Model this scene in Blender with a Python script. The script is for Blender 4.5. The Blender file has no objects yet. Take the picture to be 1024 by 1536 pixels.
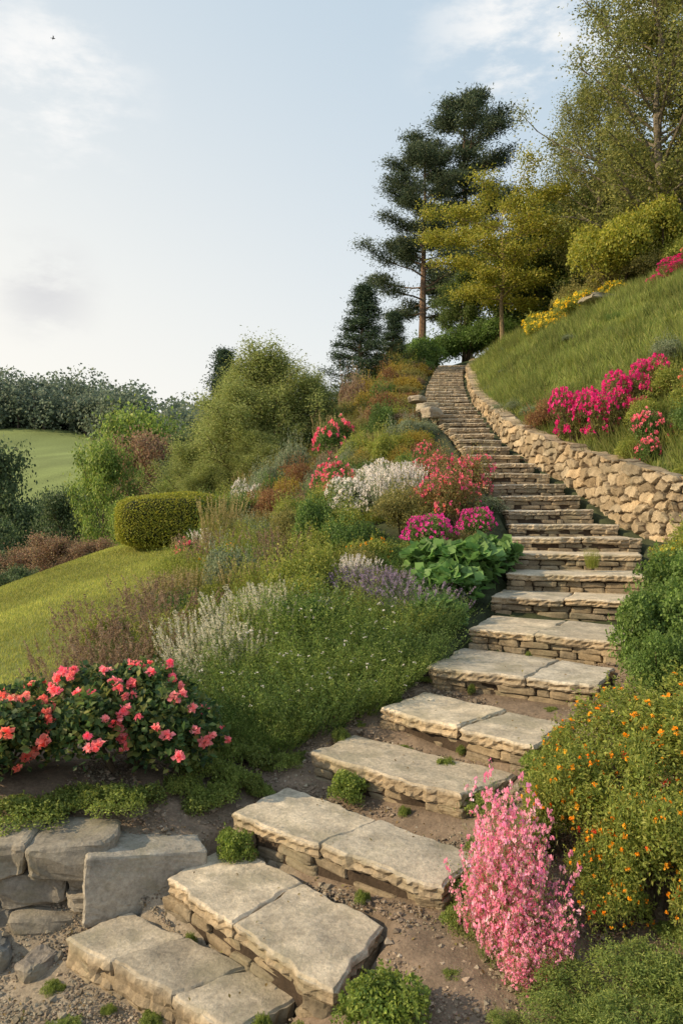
import bpy, math, random
import numpy as np
rng=np.random.default_rng(7); random.seed(7)
U=lambda a,b,n=None: rng.uniform(a,b,n)
def unit(v): return v/np.maximum(np.linalg.norm(v,axis=-1,keepdims=True),1e-9)
def rdir(n): return unit(rng.normal(size=(n,3)))
scene=bpy.context.scene
# ---------------------------------------------------------------- mesh builder
class MB:
    def __init__(s): s.v=[];s.c=[];s.f=[];s.n=0
    def add(s,v,faces,col,mat=0):
        v=np.asarray(v,float).reshape(-1,3); f=np.asarray(faces,int)+s.n
        c=np.asarray(col,float)
        if c.ndim==1: c=np.tile(c,(len(v),1))
        s.v.append(v); s.c.append(c); s.f.append((f,mat)); s.n+=len(v)
    def mesh(s,name,mats,smooth=()):
        me=bpy.data.meshes.new(name)
        v=np.concatenate(s.v); c=np.concatenate(s.c)
        me.vertices.add(len(v)); me.vertices.foreach_set('co',v.ravel())
        loops=np.concatenate([f.ravel() for f,_ in s.f])
        tot=np.concatenate([np.full(len(f),f.shape[1]) for f,_ in s.f])
        mi=np.concatenate([np.full(len(f),m) for f,m in s.f]).astype(np.int32)
        st=np.concatenate([[0],np.cumsum(tot)[:-1]])
        me.loops.add(len(loops)); me.loops.foreach_set('vertex_index',loops.astype(np.int32))
        me.polygons.add(len(tot)); me.polygons.foreach_set('loop_start',st.astype(np.int32))
        me.polygons.foreach_set('material_index',mi)
        sm=np.isin(mi,list(smooth)); me.polygons.foreach_set('use_smooth',sm)
        a=me.attributes.new('col','FLOAT_COLOR','POINT')
        cc=np.ones((len(v),4)); cc[:,:3]=np.clip(c,0,1); a.data.foreach_set('color',cc.ravel())
        for m in mats: me.materials.append(m)
        me.update(calc_edges=True); 
        me['htop']=float(np.percentile(v[:,2],99.3))
        return me
def obj(name,me,loc=(0,0,0),rot=0,sc=(1,1,1),parent=None):
    o=bpy.data.objects.new(name,me); scene.collection.objects.link(o)
    o.location=loc; o.rotation_euler=(0,0,rot); o.scale=sc
    if parent: o.parent=parent
    return o
# ---------------------------------------------------------------- materials
def newmat(name):
    m=bpy.data.materials.new(name); m.use_nodes=True; nt=m.node_tree; nt.nodes.clear()
    return m,nt
def N(nt,t,**k):
    n=nt.nodes.new(t)
    for a,b in k.items(): setattr(n,a,b)
    return n
def leafmat(name,trans=.35,rough=.55):
    m,nt=newmat(name); L=nt.links
    at=N(nt,'ShaderNodeAttribute',attribute_name='col')
    p=N(nt,'ShaderNodeBsdfPrincipled'); p.inputs['Roughness'].default_value=rough
    p.inputs['Specular IOR Level'].default_value=.3
    t=N(nt,'ShaderNodeBsdfTranslucent'); mx=N(nt,'ShaderNodeMixShader'); mx.inputs[0].default_value=trans
    h=N(nt,'ShaderNodeHueSaturation'); h.inputs['Value'].default_value=1.7; h.inputs['Saturation'].default_value=1.05
    o=N(nt,'ShaderNodeOutputMaterial')
    L.new(at.outputs['Color'],p.inputs['Base Color']); L.new(at.outputs['Color'],h.inputs['Color']); L.new(h.outputs[0],t.inputs['Color'])
    L.new(p.outputs[0],mx.inputs[1]); L.new(t.outputs[0],mx.inputs[2]); L.new(mx.outputs[0],o.inputs[0])
    return m
def rockmat(name,scale=1,bump=.5,lichen=.3,dark=.5,rough=.85,dist=.03,fine=.3,lcol=(.2,.19,.13,1),lth=.52):
    m,nt=newmat(name); L=nt.links
    at=N(nt,'ShaderNodeAttribute',attribute_name='col'); tc=N(nt,'ShaderNodeTexCoord')
    n1=N(nt,'ShaderNodeTexNoise'); n1.inputs['Scale'].default_value=5*scale; n1.inputs['Detail'].default_value=8; n1.inputs['Roughness'].default_value=.65
    n2=N(nt,'ShaderNodeTexNoise'); n2.inputs['Scale'].default_value=45*scale; n2.inputs['Detail'].default_value=6; n2.inputs['Roughness'].default_value=.75
    n3=N(nt,'ShaderNodeTexNoise'); n3.inputs['Scale'].default_value=2.3*scale; n3.inputs['Detail'].default_value=7; n3.inputs['Roughness'].default_value=.7
    for n in (n1,n2,n3): L.new(tc.outputs['Object'],n.inputs['Vector'])
    r1=N(nt,'ShaderNodeMapRange'); r1.inputs[1].default_value=.3;r1.inputs[2].default_value=.7;r1.inputs[3].default_value=dark;r1.inputs[4].default_value=1.3
    L.new(n1.outputs[0],r1.inputs[0])
    r2=N(nt,'ShaderNodeMapRange'); r2.inputs[1].default_value=.3;r2.inputs[2].default_value=.7;r2.inputs[3].default_value=.65;r2.inputs[4].default_value=1.25
    L.new(n2.outputs[0],r2.inputs[0])
    mu=N(nt,'ShaderNodeMath',operation='MULTIPLY'); L.new(r1.outputs[0],mu.inputs[0]); L.new(r2.outputs[0],mu.inputs[1])
    vm=N(nt,'ShaderNodeVectorMath',operation='SCALE'); L.new(at.outputs['Color'],vm.inputs[0]); L.new(mu.outputs[0],vm.inputs['Scale'])
    r3=N(nt,'ShaderNodeMapRange'); r3.inputs[1].default_value=lth;r3.inputs[2].default_value=lth+.1;r3.inputs[3].default_value=0;r3.inputs[4].default_value=lichen
    L.new(n3.outputs[0],r3.inputs[0])
    mx=N(nt,'ShaderNodeMix',data_type='RGBA'); L.new(r3.outputs[0],mx.inputs[0]); L.new(vm.outputs[0],mx.inputs[6]); mx.inputs[7].default_value=lcol
    p=N(nt,'ShaderNodeBsdfPrincipled'); p.inputs['Roughness'].default_value=rough; p.inputs['Specular IOR Level'].default_value=.25
    L.new(mx.outputs[2],p.inputs['Base Color'])
    ad=N(nt,'ShaderNodeMath',operation='MULTIPLY_ADD'); L.new(n2.outputs[0],ad.inputs[0]); ad.inputs[1].default_value=fine; L.new(n1.outputs[0],ad.inputs[2])
    b=N(nt,'ShaderNodeBump'); b.inputs['Strength'].default_value=bump; b.inputs['Distance'].default_value=dist/scale
    L.new(ad.outputs[0],b.inputs['Height']); L.new(b.outputs[0],p.inputs['Normal'])
    o=N(nt,'ShaderNodeOutputMaterial'); L.new(p.outputs[0],o.inputs[0])
    return m
M_leaf=leafmat('foliage'); M_petal=leafmat('petals',.3,.6); M_needle=leafmat('needles',.12,.6); M_grass=leafmat('grass_blades',.4,.6)
M_bark=rockmat('bark',1.5,.8,.2,.5); M_stone=rockmat('stone',1,.8,.5,.6,fine=.18,lth=.5,lcol=(.24,.22,.15,1)); M_wall=rockmat('wall_stone',1.4,.7,.25,.6)
M_ground=rockmat('ground_soil',1.2,.9,0,.6,.95)
GAIN=1.6
# ---------------------------------------------------------------- leaf primitives
def leaves(mb,P,out,L,w,col,mat=0,tilt=.8,up=.0,along=.35):
    n=len(P); P=np.asarray(P)
    nn=unit(out+rng.normal(size=(n,3))*tilt+np.array([0,0,up]))
    d=unit(np.cross(nn,rdir(n))+out*along+np.array([0,0,up*.3])); s=unit(np.cross(nn,d))
    Ls=(L*U(.65,1.3,n))[:,None]; ws=Ls*w
    dr=nn*Ls*-.12
    v=np.stack([P,P+d*Ls*.5+s*ws-dr*.3,P+d*Ls+dr,P+d*Ls*.5-s*ws-dr*.3],1).reshape(-1,3)
    f=np.arange(4*n).reshape(n,4); mb.add(v,f,np.repeat(col,4,0),mat)
def blades(mb,P,h,w,col,lean=.35,mat=0,dirv=None):
    n=len(P); a=U(0,2*math.pi,n); s=np.stack([np.cos(a),np.sin(a),0*a],1)
    d=rng.normal(size=(n,3))*lean; d[:,2]=1
    if dirv is not None: d+=dirv
    d=unit(d); h=(h*U(.5,1.3,n))[:,None]; b=np.asarray(P)
    v=np.stack([b-s*w,b+s*w,b+d*h],1).reshape(-1,3)
    mb.add(v,np.arange(3*n).reshape(n,3),np.repeat(col,3,0),mat)
def pal(p,n,var=.18):
    p=np.asarray(p,float)
    if p.max()<.34: p=p*GAIN
    t=U(0,len(p)-1.001,n); i=t.astype(int); f=(t-i)[:,None]
    c=p[i]*(1-f)+p[np.minimum(i+1,len(p)-1)]*f
    return np.clip(c*(1+rng.normal(size=(n,1))*var),0.003,1)
def tube(mb,pts,rad,sides=5,col=(.12,.09,.06),mat=1):
    pts=np.asarray(pts,float); k=len(pts); rad=np.asarray(rad)
    t=unit(np.gradient(pts,axis=0)); ref=np.array([.3,.9,.1]) if abs(t[0][2])>.7 else np.array([0,0,1.])
    a=unit(np.cross(t,ref)); b=np.cross(t,a); th=np.arange(sides)*2*math.pi/sides
    v=pts[:,None]+rad[:,None,None]*(np.cos(th)[None,:,None]*a[:,None]+np.sin(th)[None,:,None]*b[:,None])
    i=np.arange(k-1)[:,None]*sides; j=np.arange(sides)[None]; j2=(j+1)%sides
    f=np.stack([i+j,i+j2,i+sides+j2,i+sides+j],-1).reshape(-1,4)
    mb.add(v.reshape(-1,3),f,col,mat)
def flowerheads(mb,C,out,r,petals,p,mat=2):
    n=len(C); PP=np.repeat(C,petals,0); d=unit(np.repeat(out,petals,0)*.7+rdir(n*petals))
    cc=np.repeat(pal(p,n,.1),petals,0)*(1+rng.normal(size=(n*petals,1))*.12)
    rs=np.repeat(r*U(.75,1.25,n),petals)
    leaves(mb,PP+d*rs[:,None]*.35,d,rs*.95,.42,np.clip(cc,0,1),mat,tilt=.7,along=.5)
def shrub(W,H,n,L,p,lobes=14,lr=.42,w=.28,flowers=None,fine=None,up=.2,tilt=.8,depth=.22):
    mb=MB()
    th=U(0,2*math.pi,lobes); rr=np.sqrt(U(0,1,lobes)); zz=U(.25,.8,lobes)
    k=np.sqrt(np.clip(1-((zz-.35)/.75)**2,0.1,1))
    C=np.stack([np.cos(th)*rr*k*W*.68,np.sin(th)*rr*k*W*.68,zz*H],1)
    R=lr*W*U(.6,1.15,lobes); RZ=np.minimum(R, .45*H*U(.7,1.1,lobes))
    pr=R**2/np.sum(R**2)
    li=rng.choice(lobes,n,p=pr); d=rdir(n); d[:,2]=np.where(d[:,2]<-.3,-d[:,2],d[:,2])
    rad=1-np.abs(rng.normal(size=n))*depth+U(0,.12,n)*(U(0,1,n)<.3)
    P=C[li]+d*rad[:,None]*np.stack([R[li],R[li],RZ[li]],1); P[:,2]=np.abs(P[:,2])
    lob=(1+rng.normal(size=lobes)*.14)[li][:,None]
    leaves(mb,P,d,np.full(n,L),w,pal(p,n)*lob,0,tilt,up)
    for i in range(8):
        c=C[rng.integers(lobes)]; tube(mb,[(c[0]*.1,c[1]*.1,-.05),(c[0]*.5,c[1]*.5,c[2]*.5),tuple(c)],[.018*W*2,.012*W*2,.005*W*2],4)
    if fine:
        m,hh=fine; li2=rng.choice(lobes,m); d2=rdir(m); d2[:,2]=abs(d2[:,2])+.4; d2=unit(d2)
        B=C[li2]+d2*np.stack([R[li2],R[li2],RZ[li2]],1)*.9
        for b,dd in zip(B,d2):
            k=9; s=np.linspace(0,1,k)[:,None]; pp=b+(dd*.5+np.array([0,0,.6]))*s*hh*U(.5,1.2)
            leaves(mb,pp,np.tile(dd,(k,1)),np.full(k,L),w,pal(p,k),0,1.,.4)
    if flowers:
        for fl in (flowers if isinstance(flowers,list) else [flowers]):
            m=fl['n']; li3=rng.choice(lobes,m,p=pr); d3=rdir(m); d3[:,2]=np.where(d3[:,2]<-.1,-d3[:,2],d3[:,2])
            B=C[li3]+d3*np.stack([R[li3],R[li3],RZ[li3]],1)*U(1.0,1.14,(m,1))
            q=((B[:,None]-C[None])/np.stack([R,R,RZ],1)[None]); ins=(np.sum(q*q,2)<.8).any(1)
            B=B[~ins]; d3=d3[~ins]; B[:,2]=np.abs(B[:,2])
            if len(B): flowerheads(mb,B,d3,fl['r'],fl.get('petals',10),fl['p'])
    return mb.mesh('shrub',[M_leaf,M_bark,M_petal])
def spiky(W,H,ns,k,L,p,w=.12,lean=.3,tip=None,tipp=None,tipr=.012,tipk=4,gap=.035,jit=0,wob=0,pet=7,dome=.35):
    mb=MB(); r=np.sqrt(U(0,1,ns))*W*.7; a=U(0,2*math.pi,ns); B=np.stack([r*np.cos(a),r*np.sin(a),np.zeros(ns)],1)
    d=np.stack([np.cos(a)*r/W*lean*2+rng.normal(size=ns)*.14,np.sin(a)*r/W*lean*2+rng.normal(size=ns)*.14,np.ones(ns)],1)
    hs=H*U(.5,1.15,ns)*(1-dome*(r/W)**2)
    T=B+d*hs[:,None]
    s=rdir(ns); s[:,2]=0; s=unit(s)*.003*(H/.5)
    mb.add(np.stack([B-s,B+s,T],1).reshape(-1,3),np.arange(3*ns).reshape(ns,3),np.repeat(pal(p,ns),3,0),0)
    t=np.tile(np.linspace(.12,1,k),ns)+U(-.04,.04,ns*k); bi=np.repeat(np.arange(ns),k)
    P=B[bi]+(T-B)[bi]*t[:,None]+rng.normal(size=(ns*k,3))*wob; o=unit(rdir(ns*k)*np.array([1,1,.4])+d[bi]*.7)
    leaves(mb,P,o,np.full(ns*k,L),w,pal(p,ns*k)*np.repeat(U(.65,1.3,(ns,1)),k,0),0,.6,.2,1.3)
    if tip:
        sel=rng.choice(ns,int(ns*tip),replace=False)
        C=np.concatenate([T[sel]+(T-B)[sel]*(-gap*j) for j in range(tipk)])
        C=C+rng.normal(size=C.shape)*jit
        flowerheads(mb,C,np.tile([0,0,1.],(len(C),1)),tipr,pet,tipp)
    return mb.mesh('perennial',[M_leaf,M_bark,M_petal])
def tree(H,tr,f0,nl,R,prof,elev,curve,p,nclump,csig,nleaf,L,w=.3,twigs=5,mat=0,bark=(.13,.1,.07),wander=.02,low=.3,up=.2,lean=0,tlen=.4,limb=.45):
    mb=MB(); k=12; tz=np.linspace(0,1,k); tx=np.cumsum(rng.normal(size=k))*wander*H*.3; ty=np.cumsum(rng.normal(size=k))*wander*H*.3
    tx-=tx[0];ty-=ty[0]; tx+=lean*tz*H
    T=np.stack([tx,ty,tz*H],1); T[0,2]-=.4; rad=tr*(1-.9*tz); rad[0]*=1.35; tube(mb,T,rad,8,bark)
    cl=[]; 
    for i in range(nl):
        t=((i+U(0,1))/nl); z=f0+(1-f0)*t*.98; b=np.array([np.interp(z,tz,T[:,0]),np.interp(z,tz,T[:,1]),z*H])
        a=i*2.4+U(-.4,.4); e=elev(t)+U(-.12,.12); ln=R*prof(t)*U(.7,1.15)
        d=np.array([math.cos(a)*math.cos(e),math.sin(a)*math.cos(e),math.sin(e)])
        s=np.linspace(0,1,6)[:,None]; pts=b+d*ln*s+np.array([0,0,1])*curve*ln*s**2+np.cumsum(rng.normal(size=(6,3)),0)*ln*.02
        r0=tr*(1-.85*z)*limb; tube(mb,pts,r0*(1-.85*s[:,0])+.006,5,bark)
        for j in range(twigs):
            q=low+(1-low)*(j+U(0,1))/twigs; c=np.array([np.interp(q,s[:,0],pts[:,m]) for m in range(3)])
            a2=a+random.choice([-1,1])*U(.3,1.1); e2=e+U(-.3,.4)
            l2=ln*tlen*U(.5,1.1)*(1.15-.6*q); d2=np.array([math.cos(a2)*math.cos(e2),math.sin(a2)*math.cos(e2),math.sin(e2)])
            pe=c+d2*l2+np.array([0,0,curve*l2*.5]); tube(mb,[c,(c+pe)/2+rng.normal(size=3)*l2*.04,pe],[r0*.35+.004,r0*.22+.003,.003],4,bark)
            for m in range(nclump): 
                u=U(.3,1.05); cl.append(c*(1-u)+pe*u)
    cl=np.array(cl); n=len(cl)*nleaf; ci=np.repeat(np.arange(len(cl)),nleaf)
    off=rng.normal(size=(n,3))*np.array(csig)*U(.6,1.3,(len(cl),1))[ci]; P=cl[ci]+off
    ax=np.stack([np.interp(P[:,2]/H,tz,T[:,0]),np.interp(P[:,2]/H,tz,T[:,1]),P[:,2]*.85],1)
    out=unit(off+unit(P-ax)*np.linalg.norm(csig)*.5)
    tint=(1+rng.normal(size=(len(cl),1))*.16)[ci]
    leaves(mb,P,out,np.full(n,L),w,pal(p,n)*tint,0,.8,up)
    return mb.mesh('tree',[M_needle if mat else M_leaf,M_bark])
# ---------------------------------------------------------------- staircase layout (world metres, camera eye = 0)
S=[((-1.30,3.62),(-.40,2.98),(-.17,3.20),(-1.05,3.86),-2.0),
   ((-.875,3.84),(-.03,2.95),(.19,3.42),(-.62,4.26),-1.836),
   ((-.61,4.26),(.455,3.42),(.66,3.74),(-.33,4.66),-1.666),
   ((-.20,4.79),(.63,4.06),(1.00,4.40),(.08,5.16),-1.50),
   ((.26,5.20),(1.09,4.36),(1.42,4.84),(.60,5.62),-1.326),
   ((.643,5.78),(1.72,5.14),(2.05,5.75),(1.05,6.6),-1.156),
   ((1.08,6.55),(2.15,5.85),(2.6,6.6),(1.43,7.3),-.986)]
key=np.array([
 [7.15,1.43,2.80,-.816],[7.85,1.72,3.02,-.646],[8.6,1.95,3.30,-.476],[9.25,2.06,3.58,-.307],[9.8,2.18,3.52,-.153],
 [10.3,2.24,3.37,.027],[10.8,2.25,3.36,.225],[11.3,2.19,3.30,.41],[11.8,2.11,3.20,.595],[12.4,2.14,3.12,.776],
 [13.0,2.16,3.03,.97],[13.6,2.16,2.98,1.16],[14.8,2.16,2.91,1.54],[17.5,2.02,3.13,2.28],[20,2.17,3.30,2.96],
 [23,2.56,3.66,3.8],[26.5,3.18,4.17,4.84],[28.6,3.62,4.66,5.5],[30,4.0,5.0,5.7]])
steps=[k for k in key[:12]]
zz=1.16+.17
while zz<5.55:
    yy=np.interp(zz,key[:,3],key[:,0]); steps.append(np.array([yy,np.interp(yy,key[:,0],key[:,1]),np.interp(yy,key[:,0],key[:,2]),zz])); zz+=.17
for i,s in enumerate(steps):
    y,l,r,z=s; nx=steps[i+1] if i+1<len(steps) else s+np.array([.8,.15,.15,0])
    sk=.38*max(0,1-i/6)
    y0=y+sk*.6; y1=y-sk*.6; ny0=nx[0]+.12+sk*.5; ny1=nx[0]+.12-sk*.5
    S.append(((l,y0),(r,y1),(nx[2],ny1),(nx[1],ny0),z))
wallp=np.array([
 [7.5,7.8,.3,-.6],[6.0,8.3,.33,-.6],[4.4,8.8,.40,-.6],[3.92,9.1,.43,-.6],[3.74,9.6,.55,-.55],[3.64,10,.65,-.45],[3.52,11,.86,.0],[3.36,11.9,1.08,.35],
 [3.2,12.6,1.26,.6],[3.06,14.5,1.77,1.2],[3.27,17.5,2.5,2.1],[3.44,20,3.13,2.8],[3.82,23,4.0,3.6],[4.33,26.5,5.05,4.6],[4.82,28.6,5.7,5.3],[5.2,30,5.9,5.4]])
# ---------------------------------------------------------------- terrain function
L_=[(-4,0,-2.1),(4,0,-1.6),(0,0,-2.1),(0,-6,-2.2),(-8,-6,-2.6),(8,-6,-1),(-2,2,-2.12),(0,2,-2.05),(2,2,-1.75),(-1.5,3,-2.15),(-3,3,-2.12),(-5,3.2,-2.12),
 (-3,3.8,-2.12),(-2,3.8,-2.12),(-4.5,3.8,-2.12),(-1.4,3.8,-2.12),(-1.3,4.12,-1.72),(-2,4.12,-1.70),(-3,4.12,-1.7),(-4.5,4.12,-1.7),(-.9,4.2,-1.72),(-.7,4.8,-1.64),
 (-1.3,5,-1.6),(-2.2,5,-1.6),(-3.5,5,-1.68),(-.2,5.4,-1.45),(0.05,3.0,-1.93),(.13,2.7,-1.93),(.5,3.1,-1.83),(.35,3.4,-1.78),(.9,3.1,-1.8),(1.5,3.1,-1.65),(2.6,3.2,-1.3),(4,3.5,-.8),
 (.85,3.75,-1.63),(1.3,4.1,-1.45),(1.8,4.7,-1.22),(2.3,5.5,-1.0),(3,5.5,-.75),(4.5,5.5,-.3),(2.8,6.4,-.85),(3.3,7.2,-.68),(3.7,8.2,-.5),(5,7.8,-.3),(7,7,.0),
 (-1,6.3,-1.4),(-2.4,6.3,-1.52),(-3.5,6.3,-1.62),(-6,6,-2.1),(0.2,6.6,-1.15),(-.8,8,-1.05),(.7,8,-.85),(-2.3,8.5,-1.12),(-4,8.5,-1.45),(-7,8.5,-2.2),
 (0,10,-.55),(1.2,10,-.3),(-1.3,10,-.72),(-2.5,10.5,-.88),(-4.5,11,-1.25),(-7,11,-2.1),(-10,10,-3.2),
 (1.2,12.5,.35),(0,12.5,-.05),(-1.2,12.8,-.35),(-2.5,13.5,-.55),(-4,14,-.62),(-6.2,14,-1.42),(-10,14,-3.3),(-2.5,15.5,-.6),(-4.2,16,-1.1),(-7,17,-2.6),
 (1,15.5,1.15),(-.3,15.5,.55),(-1.5,16,0.1),(1.1,18.5,2.0),(0,19,1.3),(-1.6,19.5,.5),(-3.5,20,-.6),(-6,21,-2.4),(-11,21,-4.5),
 (1.5,22,3.0),(0.2,23,2.1),(-1.8,24,.9),(-4.5,25,-1.2),(2.2,26,4.2),(.5,27,3.2),(-2,28,1.4),(-6,29,-2.6),(-12,29,-5.2),(3,30,5.3),(0,32,3.4),(-4,34,0),(-10,36,-4.5),
 (3,35,6.2),(7,35,7.2),(5,42,7.2),(12,42,8.5),(0,42,4),(-7,42,-3.5)]
for s in S:
    fl,fr,br,bl,z=s
    for q in (fl,fr): L_.append((q[0],q[1],z-.14))
Rr=[(9,9.5,2.2),(5.5,9.6,1.3),(12,12,6),(6,10,1.9),(9,10,4.3),(5,13,2.4),(7,13,3.75),(10,13,5.5),(5,16,3.2),(7,16,4.45),(10,16,6),(5,20,4.25),(6.4,20,5.15),(8.9,20,6.3),(14,20,7.6),
 (5.6,26,5.8),(9,26,7),(14,26,8.2),(8,33,7.4),(5,35,6.5),(14,35,8.8),(12,42,8.6),(5,42,7.2),(18,26,9),(18,12,8)]
for x,y,zt,zb in wallp: Rr.append((x+.35,y+.15,zt-.03))
class RBF:
    def __init__(s,pts,c=.5):
        A=np.array(pts); s.p=A[:,:2]; s.c=c; n=len(A)
        r=np.sqrt(((s.p[:,None]-s.p[None])**2).sum(2)+c*c); K=np.zeros((n+3,n+3)); K[:n,:n]=r-np.eye(n)*.02; K[:n,n]=1;K[:n,n+1:]=s.p; K[n,:n]=1; K[n+1:,:n]=s.p.T
        s.w=np.linalg.solve(K,np.concatenate([A[:,2],[0,0,0]])); s.n=n
    def __call__(s,x,y):
        x=np.asarray(x,float);y=np.asarray(y,float); out=s.w[s.n]+s.w[s.n+1]*x+s.w[s.n+2]*y
        for i in range(s.n): out=out+s.w[i]*np.sqrt((x-s.p[i,0])**2+(y-s.p[i,1])**2+s.c**2)
        return out
fL=RBF(L_,.35); fR=RBF(Rr,.6)
sst=lambda a,b,x: (lambda t:t*t*(3-2*t))(np.clip((x-a)/(b-a),0,1))
def rightmask(x,y):
    xw=np.interp(y,wallp[3:,1],wallp[3:,0])+.16
    yw=np.interp(x,wallp[:4][::-1,0],wallp[:4][::-1,1])+.16
    return (x>xw)&((x<3.92)|(y>yw))&(y>9.0-0*x)&(y<30.0)|((x>3.9)&(y>yw)&(y<30)&(x>xw))
def far(x,y):
    left=np.interp(y,[-50,0,20,45,60,75,100,150,190,260,800],[-4,-4,-5,-7,-6,-2.0,5.5,16.0,18.5,18,5])
    left=left-4.0*sst(-66,-25,x)*sst(90,150,y)+.9*np.sin(x*.06+y*.03)*sst(70,110,y)
    right=np.interp(y,[-50,0,40,90,200,800],[0,2,8.2,9,8,0])
    w=sst(-14,10,x); return left*(1-w)+right*w
def G(x,y):
    x=np.asarray(x,float);y=np.asarray(y,float)
    a=fL(np.clip(x,-22,22),np.clip(y,-15,48)); b=fR(np.clip(x,-20,24),np.clip(y,5,48)); h=np.where(rightmask(x,y),b,a)
    h=h*(1-sst(30,36,y))+(sst(30,36,y))*np.where(x>4,b*.7+a*.3,a)
    w=np.maximum.reduce([sst(36,52,y),sst(11,22,-x),sst(15,26,x),sst(4,14,-y)])
    return h*(1-w)+far(x,y)*w
def g1(x,y): return float(G(np.array([x]),np.array([y]))[0])
def inpoly(x,y,poly,e=.03):
    p=np.array(poly); c=p.mean(0); p=c+(p-c)*(1+e/np.linalg.norm(p-c,axis=1,keepdims=True)); m=np.ones(np.shape(x),bool)
    for i in range(4):
        a,b=p[i],p[(i+1)%4]; m&=((b[0]-a[0])*(y-a[1])-(b[1]-a[1])*(x-a[0]))>0
    return m
def grow(a,b,d0,fac,lim):
    out=[a]; d=d0
    while abs(out[-1]-a)<abs(b-a): d=min(d*fac,lim); out.append(out[-1]+math.copysign(d,b-a))
    return out[1:]
xs=np.array(sorted(grow(-2.6,-500,.06,1.07,6)+list(np.arange(-2.6,4.5,.06))+grow(4.5,500,.07,1.07,25)))
ys=np.array(sorted(grow(2.4,-60,.08,1.1,10)+list(np.arange(2.4,12,.06))+list(np.arange(12,30,.14))+grow(30,700,.2,1.06,8)))
X,Y=np.meshgrid(xs,ys); Z=G(X,Y)
wob=(np.sin(X*5.1+1.3*Y)+np.sin(Y*6.7-X*2.2)+np.sin(X*13+Y*9))*.008*((Y<30)&(X>-2.5)); Z=Z+wob
for s in S: 
    m=inpoly(X,Y,s[:4],.05); Z=np.where(m,np.minimum(Z,s[4]-.125),Z)
def LX(y): return np.interp(y,[2.5,3.8,4.3,4.8,5.2,5.8,6.55]+list(key[:,0]),[-1,-.9,-.6,-.2,.26,.64,1.08]+list(key[:,1]))
nse=np.sin(X*1.7+Y*.9)+np.sin(Y*2.3-X*1.1)
col=np.zeros(X.shape+(3,)); col[:]=(.05,.06,.028)
def setc(m,c): col[m]=c
setc((Y<6.2),(.22,.165,.12)); setc((Y<4.2)&(X<-.2),(.32,.265,.20)); setc((Y<2.2),(.32,.27,.2))
lawnm=(X<-2.35+.12*nse)&(Y>5.2)&(Y<19)&(X>-14); setc(lawnm,(.16,.185,.05))
rm=rightmask(X,Y); setc(rm,(.12,.15,.045))
setc((Y>30)|(X<-14),(.06,.09,.035)); ff=(Y>66)&(X<0); setc(ff,(.21,.255,.085)); setc(Y>185,(.07,.10,.06))
fv=1+.10*np.sin(X*.11+np.sin(Y*.13)*1.5)+.08*np.sin(Y*.35+X*.05)+rng.normal(size=X.shape)*.05
col=np.where(ff[...,None],col*fv[...,None],col)
mb=MB(); ny,nx=X.shape; i=np.arange(ny-1)[:,None]*nx; j=np.arange(nx-1)[None]
mb.add(np.stack([X,Y,Z],-1).reshape(-1,3),np.stack([i+j,i+j+1,i+nx+j+1,i+nx+j],-1).reshape(-1,4),col.reshape(-1,3)*(1+rng.normal(size=(ny*nx,1))*.08))
obj('ground',mb.mesh('ground',[M_ground],(0,)))
# ---------------------------------------------------------------- stones
def cubesphere(n=7,edge=False):
    vs={};V=[];F=[]
    def vid(p):
        k=tuple(np.round(p,5)); 
        if k not in vs: vs[k]=len(V); V.append(p)
        return vs[k]
    g=np.linspace(-1,1,n)
    if edge: g=np.sign(g)*np.abs(g)**.6
    for ax in range(3):
        for sg in (-1,1):
            for a in range(n-1):
                for b in range(n-1):
                    q=[]
                    for (da,db) in ((0,0),(1,0),(1,1),(0,1)):
                        p=np.zeros(3); p[ax]=sg; p[(ax+1)%3]=g[a+da]; p[(ax+2)%3]=g[b+db]; q.append(vid(p))
                    F.append(q if sg>0 else q[::-1])
    return np.array(V),np.array(F)
CV,CF=cubesphere(9,True); CV3,CF3=cubesphere(5,True); CVH,CFH=cubesphere(17,True)
def rock(mb,c,h,yaw,col,k=7,rough=.1,lo=False,mat=0,tilt=0,hi=False):
    V,F=(CV3,CF3) if lo else ((CVH,CFH) if hi else (CV,CF))
    r=(np.abs(V)**k).sum(1)**(1/k); q=V/r[:,None]
    ph=U(0,6.28,9); q=q*(1+rough*.5*(np.sin(q[:,[0]]*2.5+ph[0])*np.sin(q[:,[1]]*2.7+ph[1])+np.sin(q[:,[2]]*3+ph[2]+q[:,[0]]*2)*.6+np.sin(q[:,[1]]*5+ph[3]+q[:,[0]]*4)*.35))
    q=q+rng.normal(size=q.shape)*rough*.12
    q=q+np.stack([q[:,2]*q[:,0]*U(-.12,.12),q[:,0]*q[:,1]*U(-.1,.1),q[:,0]*U(-.18,.18)*(rough>.04)+q[:,0]*q[:,2]*U(-.12,.12)],1)
    q=q*np.array(h); cz,sz=math.cos(yaw),math.sin(yaw); ct,stt=math.cos(tilt),math.sin(tilt)
    q=np.stack([q[:,0]*ct-q[:,2]*stt,q[:,1],q[:,0]*stt+q[:,2]*ct],1)
    q=np.stack([q[:,0]*cz-q[:,1]*sz,q[:,0]*sz+q[:,1]*cz,q[:,2]],1)+np.array(c)
    mb.add(q,F,col,mat)
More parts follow.
